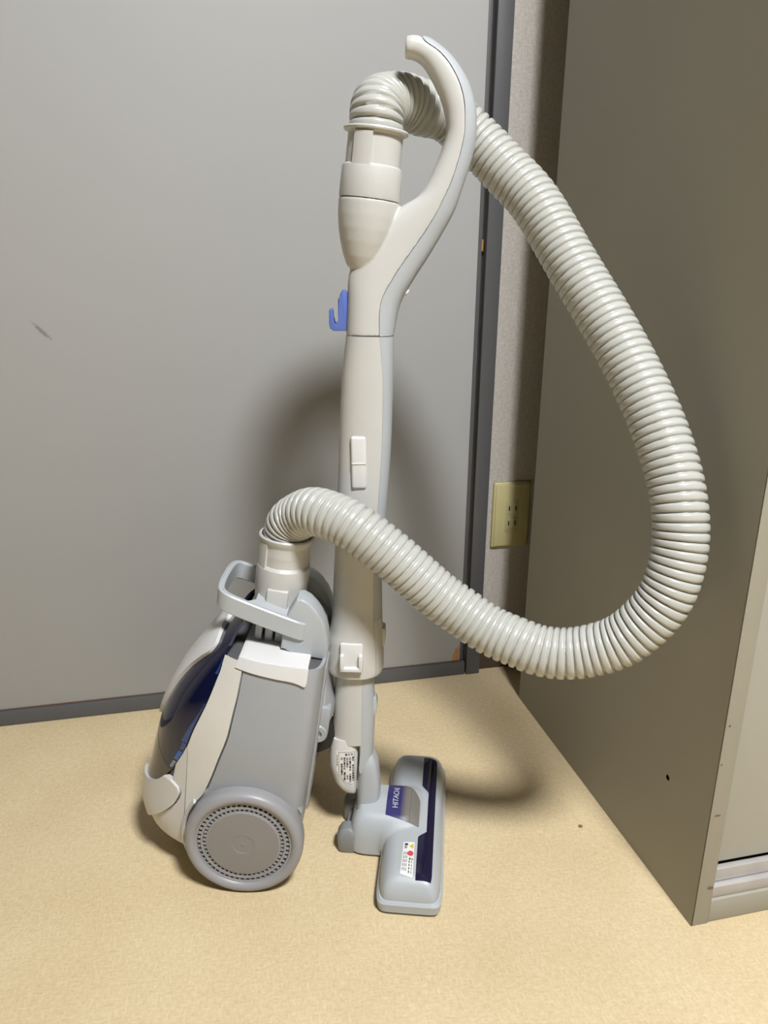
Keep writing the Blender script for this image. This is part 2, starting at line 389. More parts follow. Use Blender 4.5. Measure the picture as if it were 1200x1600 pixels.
# ---- canister : frame a (towards its upper side), b (up along it), c (towards its near side)
AZ, LEAN = math.radians(14.5), math.radians(7.5)
cW = V((-math.sin(AZ), -math.cos(AZ), 0)); cT = V((-math.cos(AZ), math.sin(AZ), 0)); Zv = V((0, 0, 1))
FC = Frame(V((-.490, -.444, .07)) - cW*.112, cT*math.cos(LEAN)+Zv*math.sin(LEAN), Zv*math.cos(LEAN)-cT*math.sin(LEAN), cW)
B0, B1 = -.052, .222
AT = ([-.052, -.047, -.03, 0, .05, .1, .146, .2, .246, .262], [.090, .112, .133, .141, .134, .126, .112, .083, .048, .034])
HW = ([-.052, -.047, -.03, 0, .1, .2, .246, .262], [.066, .08, .091, .094, .096, .087, .077, .072])
AB = ([-.052, -.047, -.03, 0, .23, .246], [-.03, -.046, -.057, -.064, -.066, -.063])
def S(u, b, off=0):
    def raw(u, b):
        at = sinterp(b, *AT); hw = sinterp(b, *HW); ab = sinterp(b, *AB); am = ab+.045
        ph = u*PI; sn, cs = math.sin(ph), math.cos(ph)
        if cs >= 0: n = 6.; a = am-(am-ab)*cs**(2/n)
        else: n = 2.6; a = am+(at-am)*abs(cs)**(2/n)
        return FC(a, b, spow(sn, 2/n)*hw)
    p = raw(u, b)
    if off:
        e = .004
        bu = min(max(b, B0+.006), .256)
        d1 = raw(u+e, bu)-raw(u-e, bu); d2 = raw(u, bu+e)-raw(u, bu-e)
        nrm = d1.cross(d2)
        if nrm.length < 1e-9: return p
        nrm.normalize()
        if nrm.dot(p-FC(.02, b, 0)) < 0: nrm = -nrm
        p = p+nrm*off
    return p
def patch(bm, lo, hi, b0, b1, off, thick=.004, nu=24, nb=48, mirror=False, crown=0):
    """shell piece of the canister: u from lo(b) to hi(b), b from b0 to b1"""
    rows = []; rin = []
    for j in range(nb+1):
        b = b0+(b1-b0)*j/nb; l, h = lo(b), hi(b); r = []; q = []
        for i in range(nu+1):
            u = l+(h-l)*i/nu
            f = min(1, 4*min(i/nu, 1-i/nu))*min(1, 5*min(j/nb, 1-j/nb)) if crown else 0
            ua = -u if mirror else u
            r.append(bm.verts.new(S(ua, b, off+crown*math.sin(f*PI/2)))); q.append(bm.verts.new(S(ua, b, off-thick)))
        rows.append(r); rin.append(q)
    for j in range(nb):
        for i in range(nu):
            bm.faces.new((rows[j][i], rows[j][i+1], rows[j+1][i+1], rows[j+1][i]))
    for j in range(nb):
        for i in (0, nu): bm.faces.new((rows[j][i], rows[j+1][i], rin[j+1][i], rin[j][i]))
    for i in range(nu):
        for j in (0, nb): bm.faces.new((rows[j][i], rows[j][i+1], rin[j][i+1], rin[j][i]))
def fn(bs, us): return lambda b: sinterp(b, bs, us)
U1 = fn([-.052, 0, .014, .052, .098, .132, .17, .204, .23, .246], [.655, .66, .658, .622, .602, .592, .597, .615, .645, .66])
U2 = fn([.016, .020, .028, .038, .056, .072, .102, .124, .16, .198, .224, .246], [.995, .95, .86, .806, .761, .736, .708, .702, .692, .707, .751, .80])
US = fn([-.052, .012, .042, .072, .102], [.665, .67, .680, .690, .704])
U3 = fn([.09, .10, .115, .13, .18, .2, .212, .220, .228, .236, .246], [.993, .972, .95, .934, .887, .85, .825, .83, .87, .93, .985])
ULAT = fn([-.036, -.028, -.02, 0, .012, .024, .038, .046, .051], [.93, .88, .83, .751, .72, .700, .692, .702, .735])
g = .0035
bm = bmesh.new(); patch(bm, lambda b: -U1(b)+g, lambda b: U1(b)-g, B0, B1, 0, nu=96, nb=64)
canister = from_bm('canister', bm, 'mid_grey_plastic', vac, 50); canister['label'] = 'smooth mid grey lower shell of the canister'
bm = bmesh.new()
for k in range(2): pass
rings = []
for j in range(41):
    b = B0+.0035+(B1-B0-.007)*j/40; rings.append([S(-1+2*i/96, b, -.0035) for i in range(96)])
add_loft(bm, rings); from_bm('inner_chassis', bm, 'dark_grey_plastic', canister)
for mir in (False, True):
    bm = bmesh.new(); patch(bm, lambda b: U1(b)+.0015, lambda b: (U2(b) if b > .1 else US(b))-g*.6, B0, B1-.004, .0012, nu=14, nb=72, mirror=mir)
    from_bm('side_band', bm, 'ivory_plastic', canister, 50)
bm = bmesh.new()
for mir in (False, True):
    patch(bm, lambda b: US(b)+.001, lambda b: min(U2(b), ULAT(b)) if b > -.036 else .999, -.036, .1, .0012, nu=20, nb=60, mirror=mir)
    patch(bm, lambda b: US(b)+.001, lambda b: 1, B0, -.0362, .0012, nu=30, nb=10, mirror=mir)
bmesh.ops.remove_doubles(bm, verts=bm.verts, dist=1e-4); from_bm('rear_cover', bm, 'pearl_white_plastic', canister, 50)
bm = bmesh.new()
for mir in (False, True):
    patch(bm, lambda b: ULAT(b)+.004, lambda b: max(min(U2(b), 1), ULAT(b)+.006), -.036, .051, .0050, .008, nu=30, nb=40, mirror=mir)
bmesh.ops.remove_doubles(bm, verts=bm.verts, dist=1e-4); la = from_bm('release_latch', bm, 'pearl_white_plastic', canister, 50)
bm = bmesh.new(); patch(bm, lambda b: U2(b)+.001, lambda b: 2-U2(b)-.001, .018, B1+.030, .001, .004, nu=60, nb=70)
from_bm('dust_cup', bm, 'navy_cup', canister, 50)['label'] = 'glossy dark navy dust cup'
bm = bmesh.new(); patch(bm, lambda b: U3(b), lambda b: 2-U3(b), B1-.130, B1+.024, .0055, .006, nu=40, nb=50, crown=.001)
from_bm('top_lid', bm, 'pure_white_plastic', canister, 50)
# smoked clear foot of the cup and the blue filter frame that shows inside its edge, plus a painted glint
bm = bmesh.new()
UB = fn([.02, .058, .064, .074, .086, .098, .104], [.70, .72, .775, .84, .90, .96, .995])
for mir in (False, True):
    patch(bm, lambda b: min(.999, max(U2(b)+.0015, UB(b))), lambda b: 1, .019, .104, .0013, .003, nu=24, nb=40, mirror=mir)
bmesh.ops.remove_doubles(bm, verts=bm.verts, dist=1e-4); from_bm('cup_foot', bm, 'smoked_cup', canister, 50)
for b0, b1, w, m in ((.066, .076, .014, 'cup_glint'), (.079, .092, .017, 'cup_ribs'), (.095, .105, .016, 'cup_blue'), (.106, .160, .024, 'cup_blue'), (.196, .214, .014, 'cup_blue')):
    bm = bmesh.new(); patch(bm, lambda b: U2(b)+.004, lambda b: U2(b)+.004+w*(1 if b1 < .15 else max(.15, 1-(b-b0)/(b1-b0))), b0, b1, .0016, .002, nu=3, nb=10); from_bm('filter_frame_and_glint', bm, m, canister, 50)
# front cover : end plate plus the skirt that hangs over the side
bm = bmesh.new()
UE = [.43+.235*i/30 for i in range(31)]; UE = UE+[-u for u in reversed(UE)]
add_loft(bm, [[S(u, B1-.006, -.001) for u in UE], [S(u, B1, .0005) for u in UE], [S(u, B1+.003, -.004) for u in UE]])
for s in (1, -1):
    rows = []
    nu = 26
    for i in range(nu+1):
        u = .43+.222*i/nu
        lowb = sinterp(u, [.43, .442, .46, .513, .60, .652], [.2085, .2035, .2045, .2085, .2105, .2115])
        rows.append([S(s*u, lowb+(B1+.001-lowb)*k/6, .0030) for k in range(7)] + [S(s*u, B1+.001, -.002), S(s*u, lowb, -.002)])
    add_loft(bm, rows)
from_bm('front_cover', bm, 'pure_white_plastic', canister, 40)
# wheels
def wheel(c, s):
    f = Frame(FC(0, 0, c), FC.A, FC.C*s, FC.B)
    bm = bmesh.new()
    R = .0695
    rim = [(R-.010, -.034), (R-.003, -.031), (R-.0005, -.024), (R, -.016)]
    rim += [(R-.0075+.0075*math.cos(t), -.009+.0085*math.sin(t)) for t in [PI*k/16 for k in range(0, 14)]]
    rim += [(.0540, -.0045), (.0538, -.0110), (.0504, -.0110), (.0500, -.0048), (.0476, -.0048), (.0472, -.0110), (.0440, -.0110), (.0436, -.0045), (.042, -.0040)]
    add_lathe(bm, f, rim, 96, mi=0)
    add_lathe(bm, f, [(.042, -.006), (.042, -.0038), (.02, -.0032), (.0125, -.0030), (.012, -.0034), (.002, -.0034), (.0018, -.0026), (.0005, -.0024)], 72, mi=1)
    n = 52
    for k in range(n):
        for r0, r1, dk in ((.0500, .0536, 0), (.0438, .0472, .5)):
            a = 2*PI*(k+dk)/n
            rr = Frame(f.o, f.A*math.cos(a)+f.C*math.sin(a), f.B, -f.A*math.sin(a)+f.C*math.cos(a))
            add_box(bm, rr, r0, r1, -.0110, -.0054, -.0011, .0011, mi=0)
    return from_bm('wheel', bm, ['wheel_grey_plastic', 'wheel_face_plastic'], canister, 35)
wheel(.1125, 1)['label'] = 'round grey rear wheel with two rings of slots'
wheel(-.1125, -1)
# wheel arch lips
for s in (1, -1):
    f = Frame(FC(0, 0, 0), FC.A, FC.C*s, FC.B); bm = bmesh.new()
    add_lathe(bm, f, [(.0735, .070), (.0735, .0885), (.0715, .0895), (.0700, .0885), (.0700, .070)], 72, a0=math.radians(28), a1=math.radians(148))
    from_bm('wheel_arch', bm, 'mid_grey_plastic', canister)
    bm = bmesh.new()
    rings = []
    for k in range(30):
        t = math.radians(-62+92*k/29); r1 = .0772-.0022*abs(k-15)/15
        rings.append([f(r*math.cos(t), c, r*math.sin(t)) for r, c in ((.0715, .050), (.0715, .094), (.0735, .096), (r1-.001, .0945), (r1, .091), (r1, .050))])
    add_loft(bm, rings); from_bm('wheel_surround', bm, 'pearl_white_plastic', canister)
# underside with the swivel caster
bm = bmesh.new(); add_box(bm, FC, -.0680, -.060, .01, .212, -.05, .05, .004, 3); from_bm('underside_plate', bm, 'mid_grey_plastic', canister)
bm = bmesh.new()
rings = []
for b, d, w in ((.188, .0685, .022), (.178, .0705, .028), (.160, .0765, .034), (.142, .082, .037), (.128, .083, .038), (.118, .080, .036), (.112, .0715, .030)):
    rings.append([FC(-.066-(d-.066)*max(0, math.sin(PI*k/12))**.7, b, w*math.cos(PI*k/12)) for k in range(13)])
add_loft(bm, rings); from_bm('caster_housing', bm, 'mid_grey_plastic', canister)
f = Frame(FC(-.0615, .092, 0), FC.A, FC.C, FC.B); bm = bmesh.new()
add_lathe(bm, f, [(.006, -.013), (.025, -.012), (.028, -.007), (.028, .007), (.025, .012), (.006, .013)], 36); from_bm('caster_wheel', bm, 'black_rubber', canister)
f = Frame(FC(-.0665, .114, .036), FC.A, FC.C, FC.B); bm = bmesh.new()
add_lathe(bm, f, [(.012, -.012), (.012, .004), (.0105, .006), (.0055, .006), (.0045, .003), (.002, .003)], 28)
add_box(bm, FC, -.079, -.058, .112, .150, .024, .040, .003, 2)
from_bm('caster_bracket', bm, 'mid_grey_plastic', canister)
# hose inlet neck and its posts
bm = bmesh.new(); add_lathe(bm, FC, [(.021, .221), (.021, .262)], 32); from_bm('inlet_neck', bm, 'dark_grey_plastic', canister)
for a0, a1 in ((.0135, .0215), (.001, .010), (-.012, -.002), (-.024, -.015)):
    box('inlet_post', FC, (a0, a1, .222, .262, .018, .031), 'warm_white_plastic', canister, bevel=.001)
# arched hood beside the inlet
bm = bmesh.new()
prof = [(-.012, .226), (-.012, .262), (-.024, .289), (-.030, .2905), (-.038, .287), (-.046, .280), (-.053, .271), (-.059, .261), (-.0625, .250), (-.0650, .236), (-.0660, .219), (-.045, .220), (-.022, .227)]
for s_ in (1, -1): add_prism(bm, FC, prof, s_*.020, s_*.050, .0022, 3)
add_prism(bm, FC, [(-.02, .221), (-.02, .256), (-.048, .262), (-.0585, .250), (-.0625, .221)], -.03, .03, .002, 2)
from_bm('inlet_hood', bm, 'light_grey_plastic', canister)
# carry handle : a loop that leans up towards the canister's upper side
def hb(a): return .2735+.255*(a-.006)
bm = bmesh.new()
path = [(-.038, .0500), (-.034, .0530), (-.025, .0545), (.0, .0550), (.035, .0545), (.052, .0530), (.061, .0490), (.0665, .041), (.069, .022), (.0695, 0), (.069, -.022), (.0665, -.038), (.060, -.0470), (.050, -.0505), (.03, -.0520), (-.01, -.0525), (-.038, -.052)]
path = catmull(path, 5)
rings = []
for i, (a, w) in enumerate(path):
    a0, w0 = path[max(0, i-1)]; a1, w1 = path[min(len(path)-1, i+1)]
    t = V((a1-a0, w1-w0, 0)).normalized(); nr = V((t.y, -t.x))
    if nr.dot(V((a-.01, w))) < 0: nr = -nr
    top = hb(a); hgt = .0225; tk = .0075; r = .0015
    sec = [(0, -hgt+r), (-r, -hgt), (-tk+r, -hgt), (-tk, -hgt+r), (-tk, -r), (-tk+r, 0), (-tk*.62, 0), (-tk*.58, -.0012), (-tk*.42, -.0012), (-tk*.38, 0), (-r, 0), (0, -r)]
    rings.append([FC(a+nr.x*o, top+z, w+nr.y*o) for o, z in sec])
add_loft(bm, rings); from_bm('carry_handle', bm, 'light_grey_plastic', canister)
bm = bmesh.new()
fpl = Frame(FC(.005, .2732, 0), FC.A+FC.B*.26, FC.B-FC.A*.26, FC.C)
out = [(-.045, -.054), (.018, -.054)] + [(.033-.016*math.cos(t)*1.0, -.050+.03*(t/(PI/2))) for t in [PI/2*k/6 for k in range(1, 7)]]
pl = [(-.040, .0515), (.032, .0515), (.023, .045), (.0175, .036), (.019, .020), (.021, 0), (.019, -.020), (.0175, -.036), (.023, -.044), (.032, -.049), (-.040, -.049)]
f2 = Frame(fpl.o, fpl.A, fpl.C, fpl.B)
add_prism(bm, f2, pl, -.014, -.0008, .001, 2); from_bm('handle_web', bm, 'light_grey_plastic', canister)
# hose connector
bm = bmesh.new()
add_lathe(bm, FC, [(.024, .246), (.0300, .246), (.0302, .276), (.0312, .284), (.0314, .306), (.0310, .310), (.0282, .3135), (.0280, .336), (.0300, .340), (.0318, .3435), (.0322, .3460), (.0308, .3478), (.0292, .3470), (.0284, .342), (.0282, .325), (.012, .322)], 64)
fs_ = Frame(FC.o, FC.A, FC.B, FC.C)
add_sector(bm, FC, .026, .0307, .306, .340, 15, 52)
add_sector(bm, FC, .026, .0307, .306, .340, 195, 232)
conn = from_bm('hose_connector', bm, 'warm_white_plastic', canister, 30)
bm = bmesh.new(); add_box(bm, FC, -.0125, .0125, .262, .2895, .022, .0335, .0018, 3); from_bm('connector_button', bm, 'warm_white_plastic', canister)

# ---- pole plane : t towards the canister's upper side, z up, w towards the camera
PAZ = math.radians(15)
pW = V((-math.sin(PAZ), -math.cos(PAZ), 0)); pT = V((-math.cos(PAZ), math.sin(PAZ), 0))
FP = Frame((-.345, -.363, 0), pT, Zv, pW)
def split_loft(stations, which, n=2.3, N=28, sub=4, off=0.0):
    st = catmull([tuple(a)+tuple(b)+tuple(c)+(t,) for a, b, c, t in stations], sub) if sub > 1 else [tuple(a)+tuple(b)+tuple(c)+(t,) for a, b, c, t in stations]
    rings = []
    for ax, az, bx, bz, cx, cz, th in st:
        c = V(((ax+cx)/2, (az+cz)/2)); e = V(((cx-ax)/2, (cz-az)/2))
        k = max(-.95, min(.985, (V((bx, bz))-c).dot(e)/e.length_squared))
        ph = math.acos(spow(k, n/2)); r = []
        for i in range(N+1):
            if which == 'body': p = ph+(2*PI-2*ph)*i/N
            elif which == 'pad': p = -ph+2*ph*i/N
            else: p = 2*PI*i/(N+1)
            x = spow(math.cos(p), 2/n); y = spow(math.sin(p), 2/n)
            el = e*(1+off/e.length) if off else e
            q = c+el*x; r.append(FP(q.x, q.y, (th+off)*y))
        rings.append(r)
    return rings
def lerp2(a, b, f): return (a[0]+(b[0]-a[0])*f, a[1]+(b[1]-a[1])*f)
GR = [((.0053, .6407), (-.031, .6412), (-.0454, .6414), .0225), ((.0038, .6758), (-.032, .6762), (-.0517, .6738), .0215),
 ((.0024, .7017), (-.0453, .6951), (-.0666, .7005), .0200), ((-.0077, .7271), (-.059, .7119), (-.0794, .7203), .0185),
 ((-.0274, .7521), (-.0756, .7378), (-.0932, .7435), .0175), ((-.052, .7695), (-.0887, .7613), (-.1048, .7651), .0165),
 ((-.0706, .7811), (-.0988, .7865), (-.113, .7894), .016), ((-.0846, .8077), (-.107, .8105), (-.1202, .8129), .016),
 ((-.0936, .833), (-.1116, .8320), (-.1237, .8332), .016), ((-.0935, .8473), (-.1118, .8480), (-.1235, .8503), .016),
 ((-.0899, .8615), (-.1104, .8622), (-.1210, .8644), .016), ((-.0831, .8760), (-.1055, .8774), (-.1153, .8800), .0155),
 ((-.0740, .8904), (-.0968, .8929), (-.106, .8943), .015), ((-.0664, .8981), (-.0865, .9033), (-.0938, .9073), .0145),
 ((-.0590, .9013), (-.0742, .9114), (-.0785, .9174), .014), ((-.0572, .9015), (-.0690, .9170), (-.0708, .9200), .014)]
GRW = GR + [((-.0555, .9017), (-.0650, .9208), (-.0651, .9210), .0139), ((-.0540, .9020), (-.0585, .9211), (-.0586, .9213), .0137), ((-.0525, .9030), (-.0532, .9200), (-.0533, .9202), .0125)]
# white grip body : handle loft + bowl, fused
bm = bmesh.new()
add_loft(bm, split_loft(GRW, 'body'))
ax0, ax1 = V((-.0124, .715)), V((-.0254, .840))
axd = (ax1-ax0).normalized()
FG = Frame(FP(ax0.x, ax0.y), FP.A*axd.y-FP.B*axd.x, FP.A*axd.x+FP.B*axd.y, pW)
add_lathe(bm, FG, [(.010, -.010), (.0165, -.005), (.0212, .005), (.0258, .019), (.0288, .032), (.0305, .045), (.0310, .0585), (.0302, .0600)], 56)
me = remeshed(bm, .0012, 3)
grip = link_mesh('hand_grip', me, 'warm_white_plastic', vac, 40); grip['label'] = 'off-white hand grip curving over like a hook'
bm = bmesh.new(); add_loft(bm, split_loft(GR, 'pad', off=.0006)); from_bm('grip_pad', bm, 'light_grey_plastic', grip, 50)['label'] = 'pale blue-grey pad along the back of the grip'
bm = bmesh.new()
h = .0605
add_lathe(bm, FG, [(.020, h), (.0308, h), (.0312, h+.002), (.0306, h+.028), (.0300, h+.030), (.0278, h+.0315), (.0275, h+.059), (.0290, h+.061), (.0320, h+.0618), (.0325, h+.0632), (.0318, h+.0648), (.0280, h+.065), (.0265, h+.063), (.02, h+.06)], 64)
for d0, d1 in ((50, 88), (230, 268)): add_sector(bm, FG, .024, .0301, h+.024, h+.0600, d0, d1)
from_bm('hose_swivel', bm, 'warm_white_plastic', grip, 30)
bm = bmesh.new()
J = [(.0035, .645), (.0185, .6448), (.0222, .6475), (.0232, .652), (.0232, .6655), (.0218, .6680), (.0200, .6680), (.0188, .6655), (.0188, .6545), (.0175, .6520), (.0140, .6520), (.0135, .6560), (.0135, .6770), (.0118, .6775), (.0110, .6830), (.0092, .6870), (.0070, .6875), (.0035, .6840)]
add_prism(bm, FP, J, -.006, .006, .0012, 2); from_bm('hook', bm, 'blue_plastic', grip)['label'] = 'blue plastic hook'
fbt = Frame(FP(-.0575, .6860), -FP.B*.55-FP.A*.83, -FP.A*.83+FP.B*-.55, FP.C)
bm = bmesh.new(); add_lathe(bm, Frame(FP(-.0555, .6868), FP.A*.55-FP.B*.83, -FP.A*.83-FP.B*.55, pW), [(.0042, -.004), (.0042, .0035), (.0034, .0048), (.001, .005)], 20); from_bm('grip_button', bm, 'pure_white_plastic', grip)

# ---- extension pipe
PI_ = [(.6405, .0053, -.031, -.0454), (.6161, .0082, -.0333, -.0457), (.5885, .0107, -.035, -.0454), (.5171, .0141, -.0343, -.044), (.4495, .0165, -.0305, -.0401), (.3786, .0206, -.0268, -.0358), (.3300, .0228, -.0268, -.0360), (.3126, .0237, -.0271, -.0363), (.2950, .0262, -.0280, -.0374), (.2800, .0300, -.0294, -.0381), (.2500, .0307, -.0299, -.0385), (.2440, .0303, -.0298, -.0381), (.2405, .0285, -.0285, -.0365)]
def pst(rows, th): return [((a, z), (b, z), (c, z), th(z)) for z, a, b, c in rows]
thp = lambda z: .0225 if z > .34 else interp(z, [.25, .28, .34], [.0285, .0280, .0225])
bm = bmesh.new(); add_loft(bm, split_loft(pst(PI_, thp), 'body'))
pipe = from_bm('extension_pipe', bm, 'warm_white_plastic', vac, 40)
bm = bmesh.new(); add_loft(bm, split_loft(pst(PI_[:8], thp), 'pad', off=.0003)); from_bm('cable_strip', bm, 'light_grey_plastic', pipe, 50)
bm = bmesh.new(); add_loft(bm, split_loft(pst(PI_[7:], thp), 'pad', off=.0003)); from_bm('collar_back', bm, 'warm_white_plastic', pipe, 50)
bm = bmesh.new(); add_loft(bm, split_loft(pst([(.6412, .0048, -.03, -.0449), (.6404, .0048, -.03, -.0449)], thp), 'all', off=-.0002)); from_bm('joint_ring', bm, 'dark_grey_plastic', pipe)
bm = bmesh.new(); add_prism(bm, FP, [(-.036, .300), (-.0405, .298), (-.0412, .286), (-.0395, .276), (-.036, .274)], -.009, .009, .0012, 2); from_bm('collar_latch', bm, 'warm_white_plastic', pipe)
# slide button on the near face
fb = Frame(FP(-.0095, .5055, .0205), FP.A*1.0+FP.B*-.02, FP.B+FP.A*.02, pW)
bm = bmesh.new()
add_box(bm, fb, -.0085, .0085, -.0295, .0295, -.004, .0046, .0032, 4)
add_box(bm, fb, -.0078, .0078, -.0012, .0004, .002, .0054, .0004, 1)
from_bm('slide_button', bm, 'pure_white_plastic', pipe)
# cord clip on the collar
fb = Frame(FP(-.0015, .2715, .0275), FP.A, FP.B, pW)
bm = bmesh.new()
add_box(bm, fb, -.0135, .0135, -.0165, .0165, -.004, .0030, .0020, 2)
add_box(bm, fb, .0085, .0135, -.0165, .0040, 0, .0085, .0014, 2)
add_box(bm, fb, -.0135, -.0085, -.0165, .0040, 0, .0085, .0014, 2)
add_box(bm, fb, -.0135, .0135, -.0175, -.0125, 0, .0085, .0014, 2)
from_bm('cord_clip', bm, 'pure_white_plastic', pipe)
bm = bmesh.new(); add_box(bm, FP, .027, .040, .288, .296, -.006, .006, .0018, 2); from_bm('parking_hook', bm, 'warm_white_plastic', pipe)
# inner pipe
LO = [(.246, .0190, -.0140, -.0262), (.2348, .0198, -.0142, -.0268), (.1989, .0220, -.0135, -.0280), (.1700, .0240, -.0130, -.0282), (.1450, .0262, -.0126, -.0276), (.1430, .0255, -.0126, -.0276)]
bm = bmesh.new(); add_loft(bm, split_loft(pst(LO, lambda z: .0205), 'body')); from_bm('inner_pipe', bm, 'warm_white_plastic', pipe, 40)
LS = LO[:4] + [(.1450, .0262, -.0122, -.0276), (.115, .0272, -.0100, -.0262), (.105, .0276, -.0098, -.0250), (.1005, .0270, -.0110, -.0225)]
bm = bmesh.new(); add_loft(bm, split_loft(pst(LS, lambda z: .0205), 'pad', off=.0004)); from_bm('inner_pipe_strip', bm, 'light_grey_plastic', pipe, 50)
bm = bmesh.new(); add_prism(bm, FP, [(-.024, .205), (-.0300, .203), (-.0318, .196), (-.0318, .190), (-.0295, .180), (-.024, .176)], -.008, .008, .0015, 2); from_bm('release_button', bm, 'light_grey_plastic', pipe)

# ---- floor head
HAZ = math.radians(18.5)
hW = V((-math.sin(HAZ), -math.cos(HAZ), 0)); hX = V((math.cos(HAZ), -math.sin(HAZ), 0))
FH = Frame((-.25, -.40, 0), hX, hW, Zv)          # a forward, b towards the camera, c up
bm = bmesh.new()
HL, XC, XH = .130, -.0195, .0375
def super_block(cx, hx, cy, hy, z0, z1, nx, ny, nz, zf=None):
    """rounded block : section shrinks to the top"""
    rings = []
    for k in range(15):
        f = k/14; s = (1-f**nz)**(1/nz) if f < 1 else .0
        s = max(s, .02); z = z0+(z1-z0)*f
        r = []
        for i in range(72):
            t = 2*PI*i/72; x = spow(math.cos(t), 2/nx); y = spow(math.sin(t), 2/ny)
            sx = hx-(1-s)*min(hx, hy)*.95; sy = hy-(1-s)*min(hx, hy)*.95
            zz = z
            r.append(FH(cx+sx*x, cy+sy*y, zz))
        rings.append(r)
    return rings
add_loft(bm, super_block(XC, XH-.001, 0, HL-.002, .014, .0465, 9, 9, 2.6))
add_loft(bm, super_block(-.055, .047, 0, .043, .002, .060, 5, 5, 3.4))
add_loft(bm, super_block(-.035, .034, 0, .050, .012, .054, 4, 4, 2.6))
me = remeshed(bm, .0016, 12)
head = link_mesh('floor_head', me, 'light_grey_plastic', vac, 60); head['label'] = 'light grey powered floor head lying on the floor'
bvh = BVHTree.FromPolygons([v.co+ORIG[head.name] for v in me.vertices], [p.vertices for p in me.polygons])
def on_head(x, y, off):
    p = FH(x, y, .2); hit = bvh.ray_cast(p, V((0, 0, -1)))
    return (hit[0] if hit[0] else FH(x, y, .045)) + V((0, 0, off))
def head_patch(name, grid, m, off=.0006, mi=None):
    bm = bmesh.new()
    R = [[bm.verts.new(on_head(x, y, off)) for x, y in r] for r in grid]; Q = [[bm.verts.new(on_head(x, y, -.001)) for x, y in r] for r in grid]
    nj, ni = len(R), len(R[0])
    for j in range(nj-1):
        for i in range(ni-1):
            f = bm.faces.new((R[j][i], R[j][i+1], R[j+1][i+1], R[j+1][i]))
            if mi: f.material_index = mi(j, i)
    for j in range(nj-1):
        for i in (0, ni-1): bm.faces.new((R[j][i], R[j+1][i], Q[j+1][i], Q[j][i]))
    for i in range(ni-1):
        for j in (0, nj-1): bm.faces.new((R[j][i], R[j][i+1], Q[j][i+1], Q[j][i]))
    return from_bm(name, bm, m, head, 40)
# dark window strip
ys = [-.108+.226*k/60 for k in range(61)]
def winl(y): return interp(y, [-.108, -.044, -.032, .043, .053, .118], [-.0120, -.0120, -.0030, -.0030, -.0130, -.0130])
def winr(y): return interp(y, [-.108, -.104, .112, .118], [.0050, .0068, .0058, .0048])
head_patch('brush_window', [[(winl(y)+(winr(y)-winl(y))*i/8, y) for i in range(9)] for y in ys], 'navy_window')['label'] = 'dark navy window strip along the front'
# name plate
def plate_material():
    m = mat('name_plate_print', (.03, .025, .12), .3, coat=.3, var=.0); nt, N, L, b = nodes_of(m)
    g = N.new('ShaderNodeNewGeometry'); d = N.new('ShaderNodeVectorMath'); d.operation = 'DOT_PRODUCT'
    o0 = FH(-.056, 0, 0); d.inputs[1].default_value = hX
    sb = N.new('ShaderNodeVectorMath'); sb.operation = 'SUBTRACT'; sb.inputs[1].default_value = o0
    L.new(g.outputs['Position'], sb.inputs[0]); L.new(sb.outputs[0], d.inputs[0])
    cr = N.new('ShaderNodeValToRGB'); e = cr.color_ramp.elements
    mr = N.new('ShaderNodeMapRange'); mr.inputs['From Max'].default_value = .043; L.new(d.outputs['Value'], mr.inputs['Value'])
    e[0].position = .42; e[0].color = (.028, .024, .13, 1); e[1].position = .58; e[1].color = (.17, .155, .135, 1)
    for pos, c in ((.70, (.20, .185, .165, 1)), (.715, (.12, .10, .09, 1)), (.735, (.20, .185, .165, 1))):
        x = e.new(pos); x.color = c
    L.new(mr.outputs[0], cr.inputs[0]); L.new(cr.outputs[0], b.inputs['Base Color'])
plate_material()
def plx(y0, f): return -.0555+.0425*f
grid = []
for j in range(25):
    f = j/24; r = []
    for i in range(21):
        gx = i/20; x = -.0555+.0425*gx
        top = interp(gx, [0, .25, .5, .75, .92, 1], [-.0365, -.0375, -.034, -.026, -.0165, -.008]); bot = .029+.008*gx
        r.append((x, top+(bot-top)*f))
    grid.append(r)
np_ = head_patch('name_plate', grid, 'name_plate_print', .0007)
me = text_mesh('HITACHI', .0100)
for v in me.vertices:
    x, y = v.co.x, v.co.y
    v.co = on_head(-.0440-y, -.0005-x*1.0, .0011+v.co.z)
link_mesh('lettering', me, 'silver_print', head, 0)
# warning sticker with its printed marks
def sticker(name, corners, marks, bgm='sticker_white'):
    """corners tl, tr, br, bl in (x, y) on the head; marks (u0, v0, u1, v1, material index)"""
    tl, tr, br, bl = corners
    def at(u, v): return lerp2(lerp2(tl, tr, u), lerp2(bl, br, u), v)
    bm = bmesh.new()
    def quad(u0, v0, u1, v1, off, mi, n=4, poly=None):
        if poly: vs = [bm.verts.new(on_head(*at(*q), off)) for q in poly]; f = bm.faces.new(vs); f.material_index = mi; return
        G = [[bm.verts.new(on_head(*at(u0+(u1-u0)*i/n, v0+(v1-v0)*j/n), off)) for i in range(n+1)] for j in range(n+1)]
        for j in range(n):
            for i in range(n): bm.faces.new((G[j][i], G[j][i+1], G[j+1][i+1], G[j+1][i])).material_index = mi
    quad(0, 0, 1, 1, .0006, 0, 8)
    for mk in marks:
        if isinstance(mk[0], tuple): quad(0, 0, 0, 0, .0009, mk[-1], poly=mk[:-1])
        else: quad(*mk[:4], .0009, mk[4], 2)
    return from_bm(name, bm, [bgm, 'ink', 'sticker_red', 'sticker_yellow', 'ink_grey'], head, 0, recalc=False)
marks = [((.55, .14), (.92, .05), (.92, .23), 3), (.14, .05, .42, .12, 1), (.14, .14, .36, .22, 4)]
cc, rr = (.66, .38), .0
